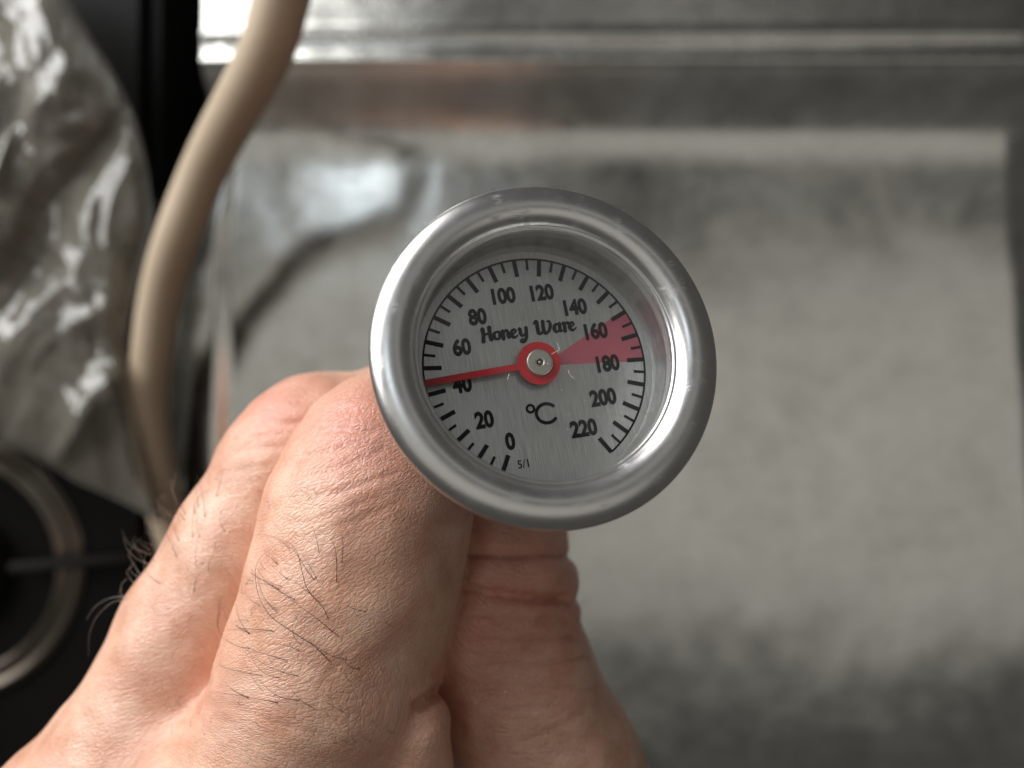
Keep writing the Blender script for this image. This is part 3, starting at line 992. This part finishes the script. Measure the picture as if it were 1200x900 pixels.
lathe_at("drip_ring", [(40, 0), (41, 1.6), (42, 1.9), (43, 1.5), (44, 0.4), (46.5, 0.4), (47.5, 1.8), (49, 2.4), (50.5, 1.8), (51.5, 0)], M_RING, st, bx, by, 0.0122)
lathe_at("burner_head", [(0, 9), (18, 9), (22, 7), (23, 0)], M_IRON, st, bx, by, 0.0122)
for ang_ in (8, 98, 188, 278):
    a = math.radians(ang_ - 4)
    v, f = tube_geom([(28 * math.cos(a), 28 * math.sin(a), 6), (72 * math.cos(a), 72 * math.sin(a), 6), (76 * math.cos(a), 76 * math.sin(a), 0)], 2.2, 8)
    o = link("pan_support", mesh_pyd("pan_support", v, f), M_IRON, st, smooth=True)
    o.location = (bx, by, 0.0135)


# ------------------------------------------------------------------ crumpled clear bag, a closed pouch
def build_bag():
    n, m = 220, 200
    # outline of the bag as seen, right side top to bottom; it runs out of frame to the left
    top = [(-160, -120), (-60, -110), (40, -80), (95, 30), (135, 95), (165, 160), (180, 250), (165, 330), (150, 410), (165, 500), (186, 600)]
    bot = [(-220, 560), (-150, 545), (-60, 530), (0, 519), (50, 540), (92, 566), (130, 582), (160, 597), (186, 612)]
    right = catmull(top, 12)
    rb = random.Random(11)
    FO = []
    for lam, amp, cnt in ((60, 7.0, 3), (34, 3.4, 4), (19, 1.3, 4), (11, 0.4, 3)):
        for _ in range(cnt):
            a = rb.gauss(math.radians(25), 0.75)
            FO.append((math.cos(a) / lam, math.sin(a) / lam, rb.random() * 7, amp * rb.uniform(0.6, 1.2), rb.uniform(0.2, 0.55)))

    def fold(x_, y_, layer):
        w1 = noise.noise(Vector((x_ * 0.03, y_ * 0.02, layer * 5.0))) * 16
        w2 = noise.noise(Vector((x_ * 0.03 + 9, y_ * 0.02, layer * 5.0))) * 16
        s_ = 0
        for a, b, ph, am, sk in FO:
            t = ((x_ + w1) * a + (y_ + w2) * b + ph + layer * 1.7) % 1.0
            s_ += am * ((t / sk if t < sk else (1 - t) / (1 - sk)) - 0.5)
        return s_
    v, f = [], []
    YY = np.linspace(-130, 610, n)
    ids = {}
    for layer in (0, 1):
        for i, py in enumerate(YY):
            xr = np.interp(py, right[:, 1], right[:, 0])
            xl = -190.0
            # lower edge lifts towards the left
            for j in range(m):
                s_ = j / (m - 1)
                px = xl + (xr - xl) * s_
                yb = np.interp(px, [b_[0] for b_ in bot], [b_[1] for b_ in bot])
                pyy = -130 + (py + 130) * (yb + 130) / 740.0
                e = min(1.0, min(s_, 1 - s_) * 5.0, min(i, n - 1 - i) / (n - 1) * 6.0)
                puff = math.sqrt(max(0.0, 1 - (1 - e) ** 2))
                q = P(px, pyy, 262)
                hgt = fold(q[0], q[1], layer)
                z = (20 + 14 * puff + hgt * puff) if layer == 0 else (17 - 1.5 * puff)
                dd = H - z - 6
                pp = P(px, pyy, dd)
                v.append(pp * MM)
    for layer in (0, 1):
        b = layer * n * m
        for i in range(n - 1):
            for j in range(m - 1):
                a = b + i * m + j
                q = (a, a + m, a + m + 1, a + 1)
                f.append(q if layer == 0 else q[::-1])
    rim = [(i * m + 0) for i in range(n)] , [(i * m + m - 1) for i in range(n)], [j for j in range(m)], [(n - 1) * m + j for j in range(m)]
    for r in rim:
        for a, c in zip(r[:-1], r[1:]):
            f.append((a, c, c + n * m, a + n * m))
    o = link("plastic_bag", mesh_pyd("plastic_bag", v, f), M_BAG, smooth=True)
    tag(o, "crumpled clear plastic bag with bright glints lying over the black stove", "bag")


build_bag()
